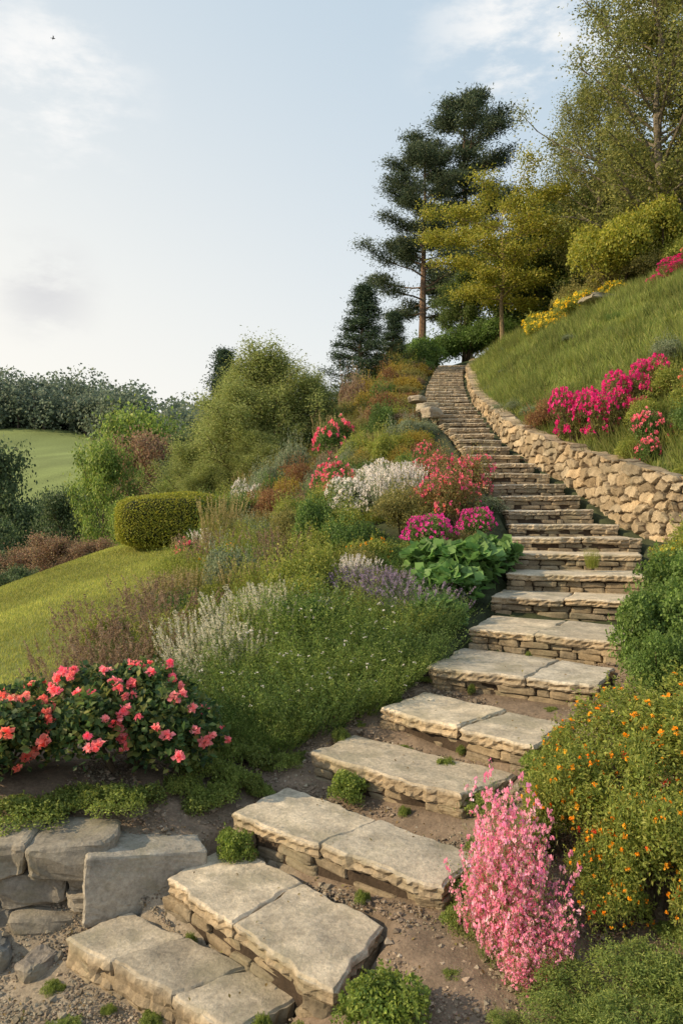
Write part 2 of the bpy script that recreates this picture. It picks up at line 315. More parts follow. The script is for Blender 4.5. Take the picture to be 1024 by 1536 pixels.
def slab(mb,poly,z,th,colr):
    poly=np.array(poly,float); pts=[]
    for a in range(len(poly)):
        p,q=poly[a],poly[(a+1)%len(poly)]; m=max(2,int(np.linalg.norm(q-p)/.028))
        nrm=np.array([q[1]-p[1],p[0]-q[0]])/max(np.linalg.norm(q-p),1e-6); ph=U(0,6.28,4)
        for t in range(m):
            u=t/m; ln=np.linalg.norm(q-p)*u
            w=(math.sin(ln*7+ph[0])*.010+math.sin(ln*19+ph[1])*.006+math.sin(ln*43+ph[2])*.004+rng.normal()*.0035)*min(1,5*u,5*(1-u)) 
            pts.append(p+(q-p)*u+nrm*w)
    pts=np.array(pts); pts=pts*.84+.08*(np.roll(pts,1,0)+np.roll(pts,-1,0))
    c=pts.mean(0); n=len(pts); dv=unit(c-pts); rings=[]; ph=U(0,6.28,8)
    tilt=U(-.014,.014,2); chip=np.abs(rng.normal(size=n)); chip=(chip+np.roll(chip,1)+np.roll(chip,-1))/3*.006
    def zf(p): return z+(np.sin(p[:,0]*6+ph[0])*np.sin(p[:,1]*7+ph[1])*.005+np.sin(p[:,0]*15+ph[2]+p[:,1]*9)*.0025+np.sin(p[:,1]*31+ph[4]+p[:,0]*23)*.0014)+((p-c)@tilt)
    spec=[(.02,-th,.004),(.004,-th*.8,.006),(.012,-th*.55,.007),(.0,-th*.3,.006),(.001,-.010,.0025)]
    for ins,dz,jt in spec:
        q=pts+dv*(ins+rng.normal(size=(n,1))*jt); rings.append(np.column_stack([q,zf(q)+dz+rng.normal(size=n)*jt*.4]))
    for ins,dz in ((.001,-.005),(.005,-.001),(.009,0),(.02,0),(.045,0)):
        q=pts+dv*(ins+chip[:,None]*(ins<.02)); rings.append(np.column_stack([q,zf(q)+dz-chip*(ins<.008)*.6]))
    for sc in (.85,.68,.5,.33,.17):
        q=c+(pts+dv*.03-c)*sc; rings.append(np.column_stack([q,zf(q)]))
    V=np.concatenate(rings+[np.array([[c[0],c[1],zf(c[None])[0]]])]); k=len(rings)
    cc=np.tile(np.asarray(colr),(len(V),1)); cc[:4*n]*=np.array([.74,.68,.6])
    i=np.arange(k-1)[:,None]*n; j=np.arange(n)[None]; j2=(j+1)%n
    F=np.stack([i+j,i+j2,i+n+j2,i+n+j],-1).reshape(-1,4); b0=mb.n
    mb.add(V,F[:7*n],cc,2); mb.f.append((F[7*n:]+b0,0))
    base=(k-1)*n; tri=np.stack([base+np.arange(n),base+(np.arange(n)+1)%n,np.full(n,k*n)],1)
    mb.f.append((tri+b0,0))
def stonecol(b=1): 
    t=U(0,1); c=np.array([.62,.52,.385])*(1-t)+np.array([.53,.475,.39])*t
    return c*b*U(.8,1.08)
stair=bpy.data.objects.new('stone_staircase',None); scene.collection.objects.link(stair)
cuts={0:[.3,.66],1:[.46],2:[.47],3:[],4:[.55],5:[.6],6:[.45]}
for si,s in enumerate(S):
    fl,fr,br,bl=[np.array(q) for q in s[:4]]; z=s[4]; mb=MB()
    cs=[0]+(cuts[si] if si in cuts else ([U(.3,.7)] if U(0,1)<.5 else []))+[1]; g=.003
    th=(.08 if si<6 else .07)
    for a,b in zip(cs[:-1],cs[1:]):
        g0=g if a>0 else 0; g2=g if b<1 else 0
        p0=fl+(fr-fl)*(a+g0); p1=fl+(fr-fl)*(b-g2); p2=bl+(br-bl)*(b-g2+(.07 if b<1 else 0)); p3=bl+(br-bl)*(a+g0+(.07 if a>0 else 0))
        pm=(p0+p1)/2+(p0-p3)*.03
        slab(mb,[p0,pm,p1,p2,p3],z+U(-.006,.006),th*(2.0 if si==0 else U(.9,1.1)),stonecol(1.0 if si else .78))
    up=unit((bl-fl)+(br-fr)); edges=[(fl,fr,up)]
    edges.append((bl,fl,unit(fr-fl))); edges.append((fr,br,unit(fl-fr)))
    for ei,(a,b,inn) in enumerate(edges):
        ln=np.linalg.norm(b-a); yaw=math.atan2(b[1]-a[1],b[0]-a[0])
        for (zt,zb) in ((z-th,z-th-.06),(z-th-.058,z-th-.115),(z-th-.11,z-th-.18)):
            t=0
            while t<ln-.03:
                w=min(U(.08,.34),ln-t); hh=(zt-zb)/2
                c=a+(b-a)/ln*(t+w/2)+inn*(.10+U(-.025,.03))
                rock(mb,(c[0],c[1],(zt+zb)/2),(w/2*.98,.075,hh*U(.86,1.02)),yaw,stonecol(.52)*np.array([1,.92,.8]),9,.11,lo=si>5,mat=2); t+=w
    p=np.array([fl,fr,br,bl]); c=p.mean(0); p=c+(p-c)*.86
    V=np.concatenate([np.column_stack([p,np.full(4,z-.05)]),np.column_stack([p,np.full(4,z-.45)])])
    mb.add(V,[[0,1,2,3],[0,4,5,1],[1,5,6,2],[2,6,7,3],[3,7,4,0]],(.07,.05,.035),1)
    o=obj('step_%d'%(si+1),mb.mesh('step',[M_stone,M_ground,M_stone],(0,)),parent=stair)
def rubble(name,path,res,cell,sgn,relief,cola,colb,thick,mortar=(.11,.08,.05)):
    P=path[:,:2]; sg=np.linalg.norm(np.diff(P,axis=0),axis=1); cum=np.concatenate([[0],np.cumsum(sg)]); T=cum[-1]
    f=lambda s,c: np.interp(s,cum,path[:,c])
    seeds=[]; cw,ch=cell; z=path[:,3].min()-.3
    while z<path[:,2].max()+.3:
        s=-1+U(0,cw)
        while s<T+1:
            if f(s,3)-.5<z<f(s,2)+.5: seeds.append((s+U(-.1,.1)*cw,z+U(-.3,.3)*ch))
            s+=cw*U(.45,1.7)
        z+=ch*U(.75,1.25)
    seeds=np.array(seeds); ns=len(seeds); so=U(-1,1,ns); tl=rng.normal(size=(ns,2)); t=U(0,1,(ns,1)); sc=(np.array(cola)*(1-t)+np.array(colb)*t)*U(.6,1.2,(ns,1))
    ss=np.arange(0,T,res); nz=int((path[:,2]-path[:,3]).max()/res)+2
    SS=np.repeat(ss[:,None],nz,1); VV=np.linspace(0,1,nz)[None]; zb=f(ss,3)-.15
    stp=np.floor(ss/.3+.3*np.sin(ss*2.1)); rs=np.random.default_rng(3).uniform(-.03,.03,int(stp.max())+9); zt=f(ss,2)+rs[stp.astype(int)]
    zt=np.convolve(np.pad(zt,2,mode='edge'),np.ones(5)/5,'valid')
    ZZ=zb[:,None]+(zt-zb)[:,None]*VV
    asp=cw/ch; d1=np.full(SS.shape,9.);d2=np.full(SS.shape,9.);idx=np.zeros(SS.shape,int)
    wx=SS+.015*np.sin(ZZ*31+SS*11)+.008*np.sin(ZZ*57-SS*37); wz=ZZ+.009*np.sin(SS*29)+.006*np.sin(SS*61+ZZ*40)
    order=np.argsort(seeds[:,0])
    for k in order:
        i0=np.searchsorted(ss,seeds[k,0]-cw*2.2); i1=np.searchsorted(ss,seeds[k,0]+cw*2.2)
        if i1<=i0: continue
        ax=np.abs(wx[i0:i1]-seeds[k,0])/asp; az=np.abs(wz[i0:i1]-seeds[k,1])
        d=(ax**4+az**4)**(1/4); a1=d1[i0:i1];a2=d2[i0:i1]; m=d<a1
        a2n=np.where(m,a1,np.minimum(a2,d)); idx[i0:i1]=np.where(m,k,idx[i0:i1]); d1[i0:i1]=np.where(m,d,a1); d2[i0:i1]=a2n
    e=np.clip((d2-d1)/(ch*.26),0,1); prof=sst(.2,.75,e)
    lx=SS-seeds[idx,0]; lz=ZZ-seeds[idx,1]
    out=relief*(prof*(1+.45*so[idx]))+ prof*(lx*tl[idx,0]+lz*tl[idx,1])*.16+rng.normal(size=SS.shape)*.002+prof*.006*np.sin(SS*37+ZZ*29)
    xs_,ys_=f(ss,0),f(ss,1); x2,y2=f(ss+.12,0),f(ss+.12,1); x1,y1=f(ss-.12,0),f(ss-.12,1); nrm=unit(np.stack([-(y2-y1),x2-x1],1))*sgn*-1
    XX=xs_[:,None]+nrm[:,[0]]*out-nrm[:,[0]]*relief*.5; YY=ys_[:,None]+nrm[:,[1]]*out-nrm[:,[1]]*relief*.5
    C=sc[idx]; mm=sst(.12,.4,e)[...,None]; C=C*mm+np.array(mortar)*(1-mm)
    caps=[]
    for k_,b in enumerate((.06,.14,.24,thick)):
        caps.append((xs_-nrm[:,0]*b,ys_-nrm[:,1]*b,ZZ[:,-1]+.012*np.sin(ss*13+k_)-(.0 if b<thick else .12)))
    XX=np.concatenate([XX]+[c[0][:,None] for c in caps],1); YY=np.concatenate([YY]+[c[1][:,None] for c in caps],1); ZZ=np.concatenate([ZZ]+[c[2][:,None] for c in caps],1)
    C=np.concatenate([C]+[C[:,nz-1:nz]]*4,1)
    mb=MB(); ncol=XX.shape[1]; i=np.arange(len(ss)-1)[:,None]*ncol; j=np.arange(ncol-1)[None]
    mb.add(np.stack([XX,YY,ZZ],-1).reshape(-1,3),np.stack([i+j,i+j+1,i+ncol+j+1,i+ncol+j],-1).reshape(-1,4),C.reshape(-1,3))
    return obj(name,mb.mesh(name,[M_wall],()))
rubble('dry_stone_retaining_wall',wallp,.013,(.25,.135),-1,.045,(.46,.345,.215),(.39,.32,.225),.42,(.08,.055,.035))
mb=MB(); 
for (z0,hh,ln0) in ((-2.16,.17,.0),(-2.0,.17,.11),(-1.85,.19,.05)):
    x=-5-ln0
    while x<-1.36:
        w=U(.2,.44); h=hh*U(.88,1.05)
        if U(0,1)<.35 and w<.34:
            rock(mb,(x+w/2,4.0+U(0,.05),z0+h*.25),(w/2*.97,.17,h*.25),U(-.1,.1),stonecol(.5),9,.13,tilt=U(-.06,.06)); rock(mb,(x+w/2,4.0+U(0,.05),z0+h*.75),(w/2*.9,.17,h*.26),U(-.1,.1),stonecol(.5),9,.13,tilt=U(-.06,.06))
        else: rock(mb,(x+w/2,4.02+U(-.03,.04),z0+h/2),(w/2*.98,.18,h*.51),U(-.1,.1),stonecol(.5)*(np.array([.85,.9,1]) if U(0,1)<.3 else 1),9,.13,tilt=U(-.07,.07))
        x+=w
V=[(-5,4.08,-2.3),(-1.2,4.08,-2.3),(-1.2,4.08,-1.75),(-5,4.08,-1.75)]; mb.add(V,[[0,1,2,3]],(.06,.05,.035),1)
obj('low_garden_wall',mb.mesh('low_garden_wall',[M_stone,M_ground],()))
mb=MB(); rock(mb,(-1.04,4.04,-1.89),(.31,.17,.16),.40,np.array([.38,.345,.29]),26,.05,hi=True); obj('stone_block',mb.mesh('stone_block',[M_stone],()))
def boulder(name,x,y,h,yaw=0,colr=None,dz=0,k=6):
    mb=MB(); rock(mb,(0,0,0),h,yaw,stonecol() if colr is None else np.array(colr),k,.26); return obj(name,mb.mesh(name,[M_stone],()),(x,y,g1(x,y)+dz))
boulder('boulder',-1.75,3.72,(.13,.1,.1),.3,(.2,.2,.19)); boulder('boulder',-1.45,3.66,(.08,.07,.06),1,(.25,.22,.19)); boulder('boulder',-1.2,3.72,(.07,.05,.05),1,(.25,.22,.19))
boulder('boulder',1.9,17.0,(.2,.2,.09),.2,(.42,.37,.29),.34); boulder('boulder',1.72,17.4,(.2,.18,.07),1.2,(.4,.34,.27),.52); boulder('boulder',1.95,16.5,(.2,.2,.11),.4,(.4,.34,.27),.28)
boulder('rock_outcrop',7.2,20.6,(.8,.35,.09),.35,(.3,.27,.2),.03); boulder('rock_outcrop',4.35,13.2,(.24,.2,.09),.5,(.34,.24,.18),.0)
# ---------------------------------------------------------------- gravel
mb=MB(); 
OV=np.array([[1,0,0],[-1,0,0],[0,1,0],[0,-1,0],[0,0,1],[0,0,-1]],float); OF=np.array([[0,2,4],[2,1,4],[1,3,4],[3,0,4],[2,0,5],[1,2,5],[3,1,5],[0,3,5]])
def gravel(n,x0,x1,y0,y1,r,c0,c1):
    x=U(x0,x1,n);y=U(y0,y1,n)
    for s in S[:8]:
        m=~inpoly(x,y,s[:4],.06); x=x[m];y=y[m]
    n=len(x); z=G(x,y); R=r*np.exp(rng.normal(size=n)*.45)
    A=rng.normal(size=(n,3,3)); Q,_=np.linalg.qr(A)
    v=np.einsum('nij,kj->nki',Q,OV)*R[:,None,None]*U(.6,1.2,(n,6,1))*np.array([1,1,.7])+np.stack([x,y,z+R*.3],1)[:,None]
    f=(OF[None]+np.arange(n)[:,None,None]*6).reshape(-1,3); t=U(0,1,(n,1)); c=(np.array(c0)*(1-t)+np.array(c1)*t)*U(.7,1.2,(n,1))
    mb.add(v.reshape(-1,3),f,np.repeat(c,6,0))
gravel(26000,-3,.1,2.3,4.0,.0055,(.38,.33,.25),(.22,.18,.14))
gravel(900,-3,.1,2.3,4.0,.012,(.42,.37,.29),(.28,.25,.2))
gravel(46000,-1.6,2.2,2.6,6.2,.006,(.20,.15,.11),(.40,.31,.23))
gravel(2600,-1.6,2.2,2.6,6.2,.011,(.28,.22,.17),(.42,.36,.28))
obj('gravel',mb.mesh('gravel',[M_stone]))
mb=MB(); n=2600; x=U(-1.8,2.0,n); y=U(2.5,6.0,n); sm_=G(x,y)+.006
for s in S[:6]:
    m=inpoly(x,y,s[:4],-.02); keep=(~m)|(U(0,1,len(x))<.12); sm_=np.where(m,s[4]+.006,sm_); x=x[keep];y=y[keep];sm_=sm_[keep]
leaves(mb,np.stack([x,y,sm_],1),np.tile([0,0,1.],(len(x),1)),np.full(len(x),.018),.3,pal([(.10,.07,.035),(.16,.11,.05),(.12,.12,.04)],len(x)),0,.35)
obj('leaf_litter',mb.mesh('leaf_litter',[M_leaf]))
# ---------------------------------------------------------------- grass
GR=[(.125,.15,.035),(.195,.205,.05),(.24,.22,.065)]
def grassfield(name,n,x0,x1,y0,y1,cond,h,w,p,lean=.35):
    mb=MB(); x=U(x0,x1,n);y=U(y0,y1,n); m=cond(x,y); x=x[m];y=y[m]
    P=np.stack([x,y,G(x,y)-.005],1); d=np.sqrt(x*x+y*y)/8
    pc=pal(p,len(x),.15)*(1+.18*np.sin(x*1.3+np.sin(y*.9)*2)[:,None])*(1+.1*np.sin(x*4.3+np.sin(y*3.9)*2)[:,None])
    blades(mb,P,h*np.ones(len(x)),(w*np.maximum(d,.7))[:,None],pc,lean)
    obj(name,mb.mesh(name,[M_grass]))
grassfield('lawn_grass',280000,-10,-2.1,5.0,16.5,lambda x,y:x<-2.38+.15*np.sin(y*3)+.1*np.sin(y*7.3),.04,.0045,GR)
HG=[(.085,.12,.03),(.15,.175,.045),(.21,.205,.07)]
def hcond(x,y): return rightmask(x,y)&(x<15)
grassfield('hillside_grass',220000,3.2,12,8.8,30,hcond,.14,.007,HG,.6)
mb=MB(); nt_=1500; x=U(3.2,12,nt_);y=U(9,29,nt_); m=hcond(x,y); x=x[m];y=y[m]
xx=np.repeat(x,60)+rng.normal(size=len(x)*60)*.11; yy=np.repeat(y,60)+rng.normal(size=len(x)*60)*.11
m=hcond(xx,yy); tc_=np.repeat(U(.5,1.25,(len(x),1)),60,0)[m]; xx=xx[m];yy=yy[m]
blades(mb,np.stack([xx,yy,G(xx,yy)],1),np.full(len(xx),.32),.009,pal(HG,len(xx))*tc_,.5,dirv=np.array([-.3,-.15,0]))
obj('grass_tufts',mb.mesh('grass_tufts',[M_grass]))
# ---------------------------------------------------------------- plant prototypes
YG=[(.085,.115,.022),(.155,.18,.035),(.22,.21,.05)]; GRN=[(.04,.07,.02),(.07,.115,.028),(.115,.17,.045)]; DK=[(.014,.03,.013),(.028,.058,.02),(.05,.09,.028)]
OL=[(.08,.085,.027),(.145,.14,.045),(.205,.175,.06)]; GY=[(.08,.105,.055),(.135,.16,.095),(.2,.21,.14)]; BR=[(.10,.065,.045),(.17,.12,.08),(.22,.165,.11)]
RB=[(.10,.045,.028),(.16,.08,.035),(.19,.14,.055)]; YO=[(.15,.12,.022),(.23,.175,.033),(.27,.2,.045)]; PU=[(.06,.045,.055),(.11,.09,.105),(.15,.13,.145)]
PK=[(.85,.16,.24),(.9,.3,.37),(.85,.1,.22)]; MG=[(.65,.02,.2),(.8,.06,.3),(.55,.01,.16)]; CO=[(.88,.22,.14),(.92,.36,.24)]; OR=[(.95,.42,.02),(.92,.3,.01),(.97,.55,.05)]
LP=[(.9,.42,.55),(.88,.3,.47),(.92,.56,.64),(.8,.3,.52)]; WH=[(.72,.66,.62),(.8,.75,.72)]; RD=[(.8,.05,.03),(.75,.12,.05)]; YE=[(.88,.58,.03),(.85,.66,.08)]
protos={}
protos['mixed_shrub']=[shrub(.5,.5,6500,.035,GRN,fine=(80,.22)),shrub(.5,.5,6500,.03,YG,fine=(80,.2)),shrub(.5,.45,6500,.03,OL,fine=(90,.22)),shrub(.5,.45,6500,.03,GY,fine=(90,.22))]
protos['autumn']=[shrub(.5,.45,6500,.03,RB,fine=(80,.2)),shrub(.5,.45,6500,.03,YO,fine=(80,.18)),shrub(.5,.4,6500,.028,BR,fine=(90,.2))]
protos['feather']=[spiky(.42,.5,260,26,.035,GRN,wob=.012),spiky(.42,.5,260,26,.035,YG,wob=.012),spiky(.4,.5,240,24,.03,GY,tip=.4,tipp=WH,tipr=.012),spiky(.4,.62,240,22,.035,OL,wob=.01,tip=.5,tipp=[(.3,.24,.12),(.24,.2,.1)],tipr=.014,tipk=6)]
protos['dry']=[spiky(.4,.6,90,22,.03,BR,lean=.5,tip=.7,tipp=BR,tipr=.018,tipk=6,wob=.02)]
protos['white']=[shrub(.5,.45,4200,.03,GY,fine=(60,.14),flowers=dict(n=1200,r=.02,petals=7,p=WH)),spiky(.42,.5,260,20,.035,GY,tip=.8,tipp=WH,tipr=.016,tipk=5)]
protos['pink']=[shrub(.5,.5,5500,.035,GRN,fine=(50,.14),flowers=dict(n=230,r=.036,petals=12,p=PK)),shrub(.5,.5,5500,.035,OL,fine=(50,.14),flowers=dict(n=240,r=.03,petals=10,p=CO))]
names={'mixed_shrub':'garden_shrub','autumn':'autumn_shrub','feather':'feathery_perennial','dry':'seedhead_plant','white':'white_flowering_plant','pink':'pink_flowering_shrub'}
def put(name,me,x,y,s,sz=None,rot=None,dz=-.03,sy=None):
    return obj(name,me,(x,y,g1(x,y)+dz),U(0,6.28) if rot is None else rot,(s,s if sy is None else sy,s if sz is None else sz))
def putk(kind,i,x,y,s,sz=None): return put(names[kind],protos[kind][i],x,y,s,sz)
placed=[]
flz=[(1.45,10.2,.9),(1.7,11,.8),(.55,11.9,.95),(1.1,9.5,.5),(1.3,8.2,.6)]
for tr_ in range(2800):
    y=U(6.6,29); xl=np.interp(y,[6,9,13,16,20,29],[-2.1,-2.1,-2.2,-2.6,-3.2,-4]); xr=float(LX(y))-np.interp(y,[6,12,29],[.42,.42,.5])
    x=U(xl,xr); r=np.interp(y,[6,12,29],[.3,.36,.6])
    if any((x-a)**2+(y-b)**2<(r*.95)**2 for a,b in placed): continue
    placed.append((x,y)); q=U(0,1); s=r*2*U(.75,1.35)
    edge=xr-x<.5; 
    if y<8.2: kind,i=('feather',int(U(0,2))) if q<.6 else ('mixed_shrub',int(U(0,2)))
    elif y<12.5: kind,i=[('mixed_shrub',1),('feather',1),('mixed_shrub',2),('feather',0),('mixed_shrub',3),('white',1),('dry',0),('autumn',1),('mixed_shrub',0),('feather',3),('pink',1)][rng.choice(11,p=[.2,.13,.11,.12,.08,.04,.06,.06,.10,.09,.01])]
    elif y<18: kind,i=[('mixed_shrub',1),('mixed_shrub',2),('mixed_shrub',3),('autumn',1),('autumn',2),('autumn',0),('mixed_shrub',0),('feather',3),('pink',0),('white',0)][rng.choice(10,p=[.2,.17,.13,.13,.1,.04,.12,.07,.02,.02])]
    else: kind,i=[('mixed_shrub',1),('mixed_shrub',2),('mixed_shrub',0),('autumn',1),('autumn',2),('autumn',0)][rng.choice(6,p=[.17,.2,.24,.14,.16,.09])]
    zs=s*(.75 if edge else np.interp(y,[6,9,14,20],[1.,1.2,1.35,1.5]))*U(.6,1.2)*(1.5 if (U(0,1)<.17 and not edge) else 1)
    if any((x-a)**2+(y+.7-b)**2<rr_**2 for a,b,rr_ in flz): zs=min(zs,s*.55)
    putk(kind,i,x,y,s,zs)
# ---- specimens, left bed
hedge=MB()
n=30000; u=rdir(n); k=4.5; q=u/((np.abs(u)**k).sum(1)**(1/k))[:,None]; q*=1+rng.normal(size=(n,1))*.02
bulge=1+.16*np.sin(q[:,[0]]*2.6+.5); P=q*np.array([.88,.5,.46])*np.concatenate([np.ones((n,2)),bulge**.5],1); P[:,2]+=.46
leaves(hedge,P,unit(u*np.array([1,1.5,1.5])),np.full(n,.03),.35,pal([(.12,.14,.02),(.19,.195,.028),(.25,.225,.04)],n),0,.8,.1)
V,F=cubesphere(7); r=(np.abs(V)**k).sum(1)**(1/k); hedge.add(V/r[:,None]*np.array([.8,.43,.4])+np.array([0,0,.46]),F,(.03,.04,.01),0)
obj('clipped_hedge',hedge.mesh('hedge',[M_leaf]),(-2.95,13.3,g1(-2.95,13.3)-.02),.12,(1,1,1.0))
PR=[(.92,.22,.24),(.94,.36,.36),(.9,.18,.28)]
rh=shrub(.72,.7,10000,.055,DK+[(.09,.12,.035),(.14,.14,.04)],lobes=28,lr=.31,w=.34,fine=(60,.08),flowers=[dict(n=270,r=.036,petals=26,p=PR)],up=.25)
rh2=shrub(.6,.6,7500,.05,DK+[(.09,.12,.035),(.14,.14,.04)],lobes=24,lr=.33,w=.34,fine=(50,.08),flowers=[dict(n=190,r=.034,petals=26,p=[(.92,.24,.19),(.94,.38,.31)])],up=.25)
put('rhododendron_bush',rh,-1.33,4.70,.92,.85,.3); put('rhododendron_bush',rh2,-2.05,4.6,.95,.85,1.3); put('rhododendron_bush',rh2,-2.9,4.8,1.0,.8,2.3)
lowg=shrub(.3,.14,5200,.018,[(.07,.095,.022),(.12,.155,.037),(.17,.195,.05)],lobes=20,lr=.28,w=.3,fine=(90,.04))
for (x,y,s,z) in [(-1.7,4.22,1.1,.8),(-1.2,4.28,.9,.8),(-2.2,4.22,1.1,.8),(-.74,4.42,.75,.8),(-.86,4.7,.8,.9),(-.6,4.95,.9,1.),(-1.45,4.25,.9,.8),(-2.7,4.3,1,1),(-.95,4.45,.6,.7),(-.62,4.65,.7,.9),(-.85,5.15,.8,1.3),(-.45,5.2,.6,1),
     (.58,3.55,.7,.6),(.78,4.1,.5,.6),(.95,3.7,.6,.8),(-.3,3.02,.3,.7),(-.16,2.92,.22,.6),(-2.4,3.55,.8,.5),(-1.45,3.02,.5,.35),(-1.15,3.2,.4,.25),(-1.75,3.3,.5,.3),(1.25,4.35,.5,.8),(-.05,2.3,.5,.6),(.62,4.62,.3,.5),(.9,5.0,.25,.5),(.5,3.35,.5,.5),(.7,3.75,.45,.5),(-1.9,4.1,.7,.6),(-1.5,4.08,.5,.5),(-.5,4.6,.4,.5),(-.35,4.9,.5,.6),
     (-.72,3.62,.16,.5),(-.35,3.9,.14,.4),(.1,3.62,.16,.4),(.35,4.25,.15,.4),(.75,4.75,.16,.4),(-.02,5.1,.3,.6),(.35,5.55,.3,.7),(.95,5.6,.14,.5),(1.5,6.2,.15,.5),(-1.3,3.5,.25,.3),(-1.0,3.3,.15,.3)]:
    put('low_ground_cover_plant',lowg,x,y,s,z,dz=-.015)
for q in range(90):
    x,y=U(-.9,1.6),U(2.6,6.0)
    if any(bool(inpoly(np.array([x]),np.array([y]),s[:4],.03)[0]) for s in S[:7]): continue
    s=U(.1,.32); put('low_ground_cover_plant',lowg,x,y,s,s*U(.6,1.1),dz=-.01)
cl_=shrub(.2,.17,5200,.017,[(.06,.09,.02),(.11,.15,.03),(.17,.2,.045)],lobes=26,lr=.3,w=.32,fine=(60,.03))
for (x,y,s,z) in [(.16,2.80,1.1,1.1),(.06,4.5,.8,.9),(-.56,4.1,.7,.9),(.66,3.42,.7,.6),(1.1,4.15,.9,1)]: put('mossy_cushion_plant',cl_,x,y,s,z,dz=-.01)
LG=[(.055,.085,.02),(.11,.155,.035),(.18,.205,.055)]
fe=spiky(.5,.62,420,36,.034,LG,w=.13,lean=.42,wob=.018)
fed=spiky(.5,.62,380,34,.034,[(.035,.06,.018),(.07,.11,.03),(.11,.15,.04)],w=.14,lean=.45,wob=.018)
few=spiky(.5,.62,400,34,.034,LG,w=.13,lean=.42,tip=.08,tipp=WH,tipr=.018,tipk=1,wob=.018)
for (x,y,s,m) in [(-.62,5.5,.8,few),(-.25,5.35,.75,fed),(.08,5.55,.75,few),(.3,5.85,.7,fe),(.52,6.15,.7,fed),(-.1,5.95,.95,few),(-.6,6.1,.95,fe),(-1.0,5.8,.75,fed),(.2,6.45,.9,few),(-.3,6.6,1.,fe),(.7,6.7,.65,fed),(-.45,5.15,.5,fe),(-.95,5.35,.6,fed),(.0,6.2,.8,fed),(-.75,5.25,.5,fe)]:
    put('lavender_bush',m,x,y,s,s*U(.7,1.1))
wlm=spiky(.42,.62,190,22,.03,GY,tip=.85,tipp=[(.55,.52,.4),(.65,.62,.5)],tipr=.014,tipk=8,gap=.03,wob=.01)
for (x,y,s) in [(-.85,6.4,.8),(-1.1,6.2,.7),(-.5,6.9,.9),(-1.25,6.6,.8),(-.9,7.0,.85),(-1.3,6.05,.55),(-.6,7.3,.85)]: put('white_lavender',wlm,x,y,s)
for (x,y,s) in [(-2.1,6.7,.8),(-1.75,6.9,.9),(-2.25,7.3,.9),(-1.6,7.4,.8),(-1.9,6.3,.7),(-1.45,7.0,.7),(-2.4,6.6,.6),(-2.0,8.0,.8),(-1.6,6.4,.7),(-2.3,6.1,.5)]: put('seedhead_plant',protos['dry'][0],x,y,s,s*U(.9,1.25))
sal=spiky(.42,.42,240,26,.028,PU,lean=.6,tip=.6,tipp=[(.26,.2,.27),(.18,.14,.19)],tipr=.014,tipk=5,wob=.025)
for (x,y,s) in [(.35,7.6,.85),(.7,7.2,.8),(.15,7.9,.8),(.95,7.2,.5),(.5,7.9,.7)]: put('purple_sage',sal,x,y,s,s*1.1)
big=shrub(.5,.42,850,.17,[(.05,.10,.03),(.085,.15,.045),(.12,.2,.065)],lobes=16,lr=.42,w=.42,up=.9,tilt=.6)
for (x,y,s) in [(1.05,7.5,.8),(1.35,8.1,.9),(1.0,8.3,.85),(1.6,8.6,.75),(.85,6.95,.6)]: put('bergenia_plant',big,x,y,s,s*1.0)
rp=shrub(.55,.6,5500,.03,[(.08,.09,.03),(.15,.14,.045),(.18,.09,.05)],fine=(160,.2),lobes=20,lr=.34,flowers=[dict(n=520,r=.023,petals=8,p=[(.82,.12,.25),(.88,.28,.3),(.78,.08,.32),(.85,.25,.16)])])
rm2=shrub(.4,.4,3500,.03,GRN,fine=(60,.12),flowers=[dict(n=480,r=.026,petals=9,p=[(.68,.04,.32),(.82,.1,.45)])])
put('red_flowering_shrub',rp,1.4,10.2,1.05,1.25); put('red_flowering_shrub',rp,1.72,11.0,.95,1.25); put('magenta_flowering_plant',rm2,1.1,9.4,.85,1.0); put('magenta_flowering_plant',rm2,1.72,9.7,.65,.9)
put('red_flowering_shrub',rp,1.35,12.2,.6,.9)
for (x,y,s) in [(.25,11.6,.95),(.75,11.3,.95),(.5,12.1,1.),(1.0,11.8,.8)]: put('white_flowering_plant',protos['white'][int(U(0,2))],x,y,s,s*1.55)
for (x,y,s) in [(.05,12.9,.9),(-.15,13.7,.8),(-2.05,10.4,.5),(1.5,13.5,.5)]: put('pink_flowering_shrub',protos['pink'][0],x,y,s,s*1.5)
ofp=shrub(.45,.4,4500,.03,YG,fine=(60,.14),flowers=dict(n=90,r=.022,petals=7,p=OR))
put('orange_flowering_plant',ofp,-1.5,9.3,.9,1.1); put('orange_flowering_plant',ofp,.3,9.0,.7,.9)
# ---- right side foreground
pf=spiky(.26,.58,105,42,.028,[(.09,.13,.04),(.15,.19,.06),(.19,.17,.09)],lean=.24,tip=.85,tipp=LP,tipr=.022,tipk=6,gap=.12,jit=.02,wob=.024,pet=10,dome=.75)
for (x,y,s,z) in [(.66,3.12,.48,.88),(.74,3.24,.58,1.02),(.60,3.26,.40,.75),(.82,3.04,.38,.55),(.72,3.42,.5,1.0),(.70,2.98,.34,.5)]: put('pink_flowering_heather',pf,x,y,s,z)
of=shrub(.5,.7,8500,.034,[(.085,.115,.024),(.15,.178,.037),(.205,.21,.05)],lobes=26,lr=.29,w=.2,fine=(240,.15),flowers=[dict(n=210,r=.0185,petals=12,p=OR),dict(n=9,r=.022,petals=10,p=RD)])
for (x,y,s,z) in [(1.25,3.55,.7,.8),(1.75,3.75,.9,.74),(1.55,4.15,.8,.58),(1.32,3.2,.62,.76),(1.7,3.3,.75,.8),(2.1,4.2,.8,.5),(1.22,4.05,.45,.5),(1.05,3.62,.5,.66),(2.2,3.7,.8,.7),(1.1,3.2,.42,.55),(1.5,2.98,.5,.62)]: put('orange_flowering_bush',of,x,y,s,z)
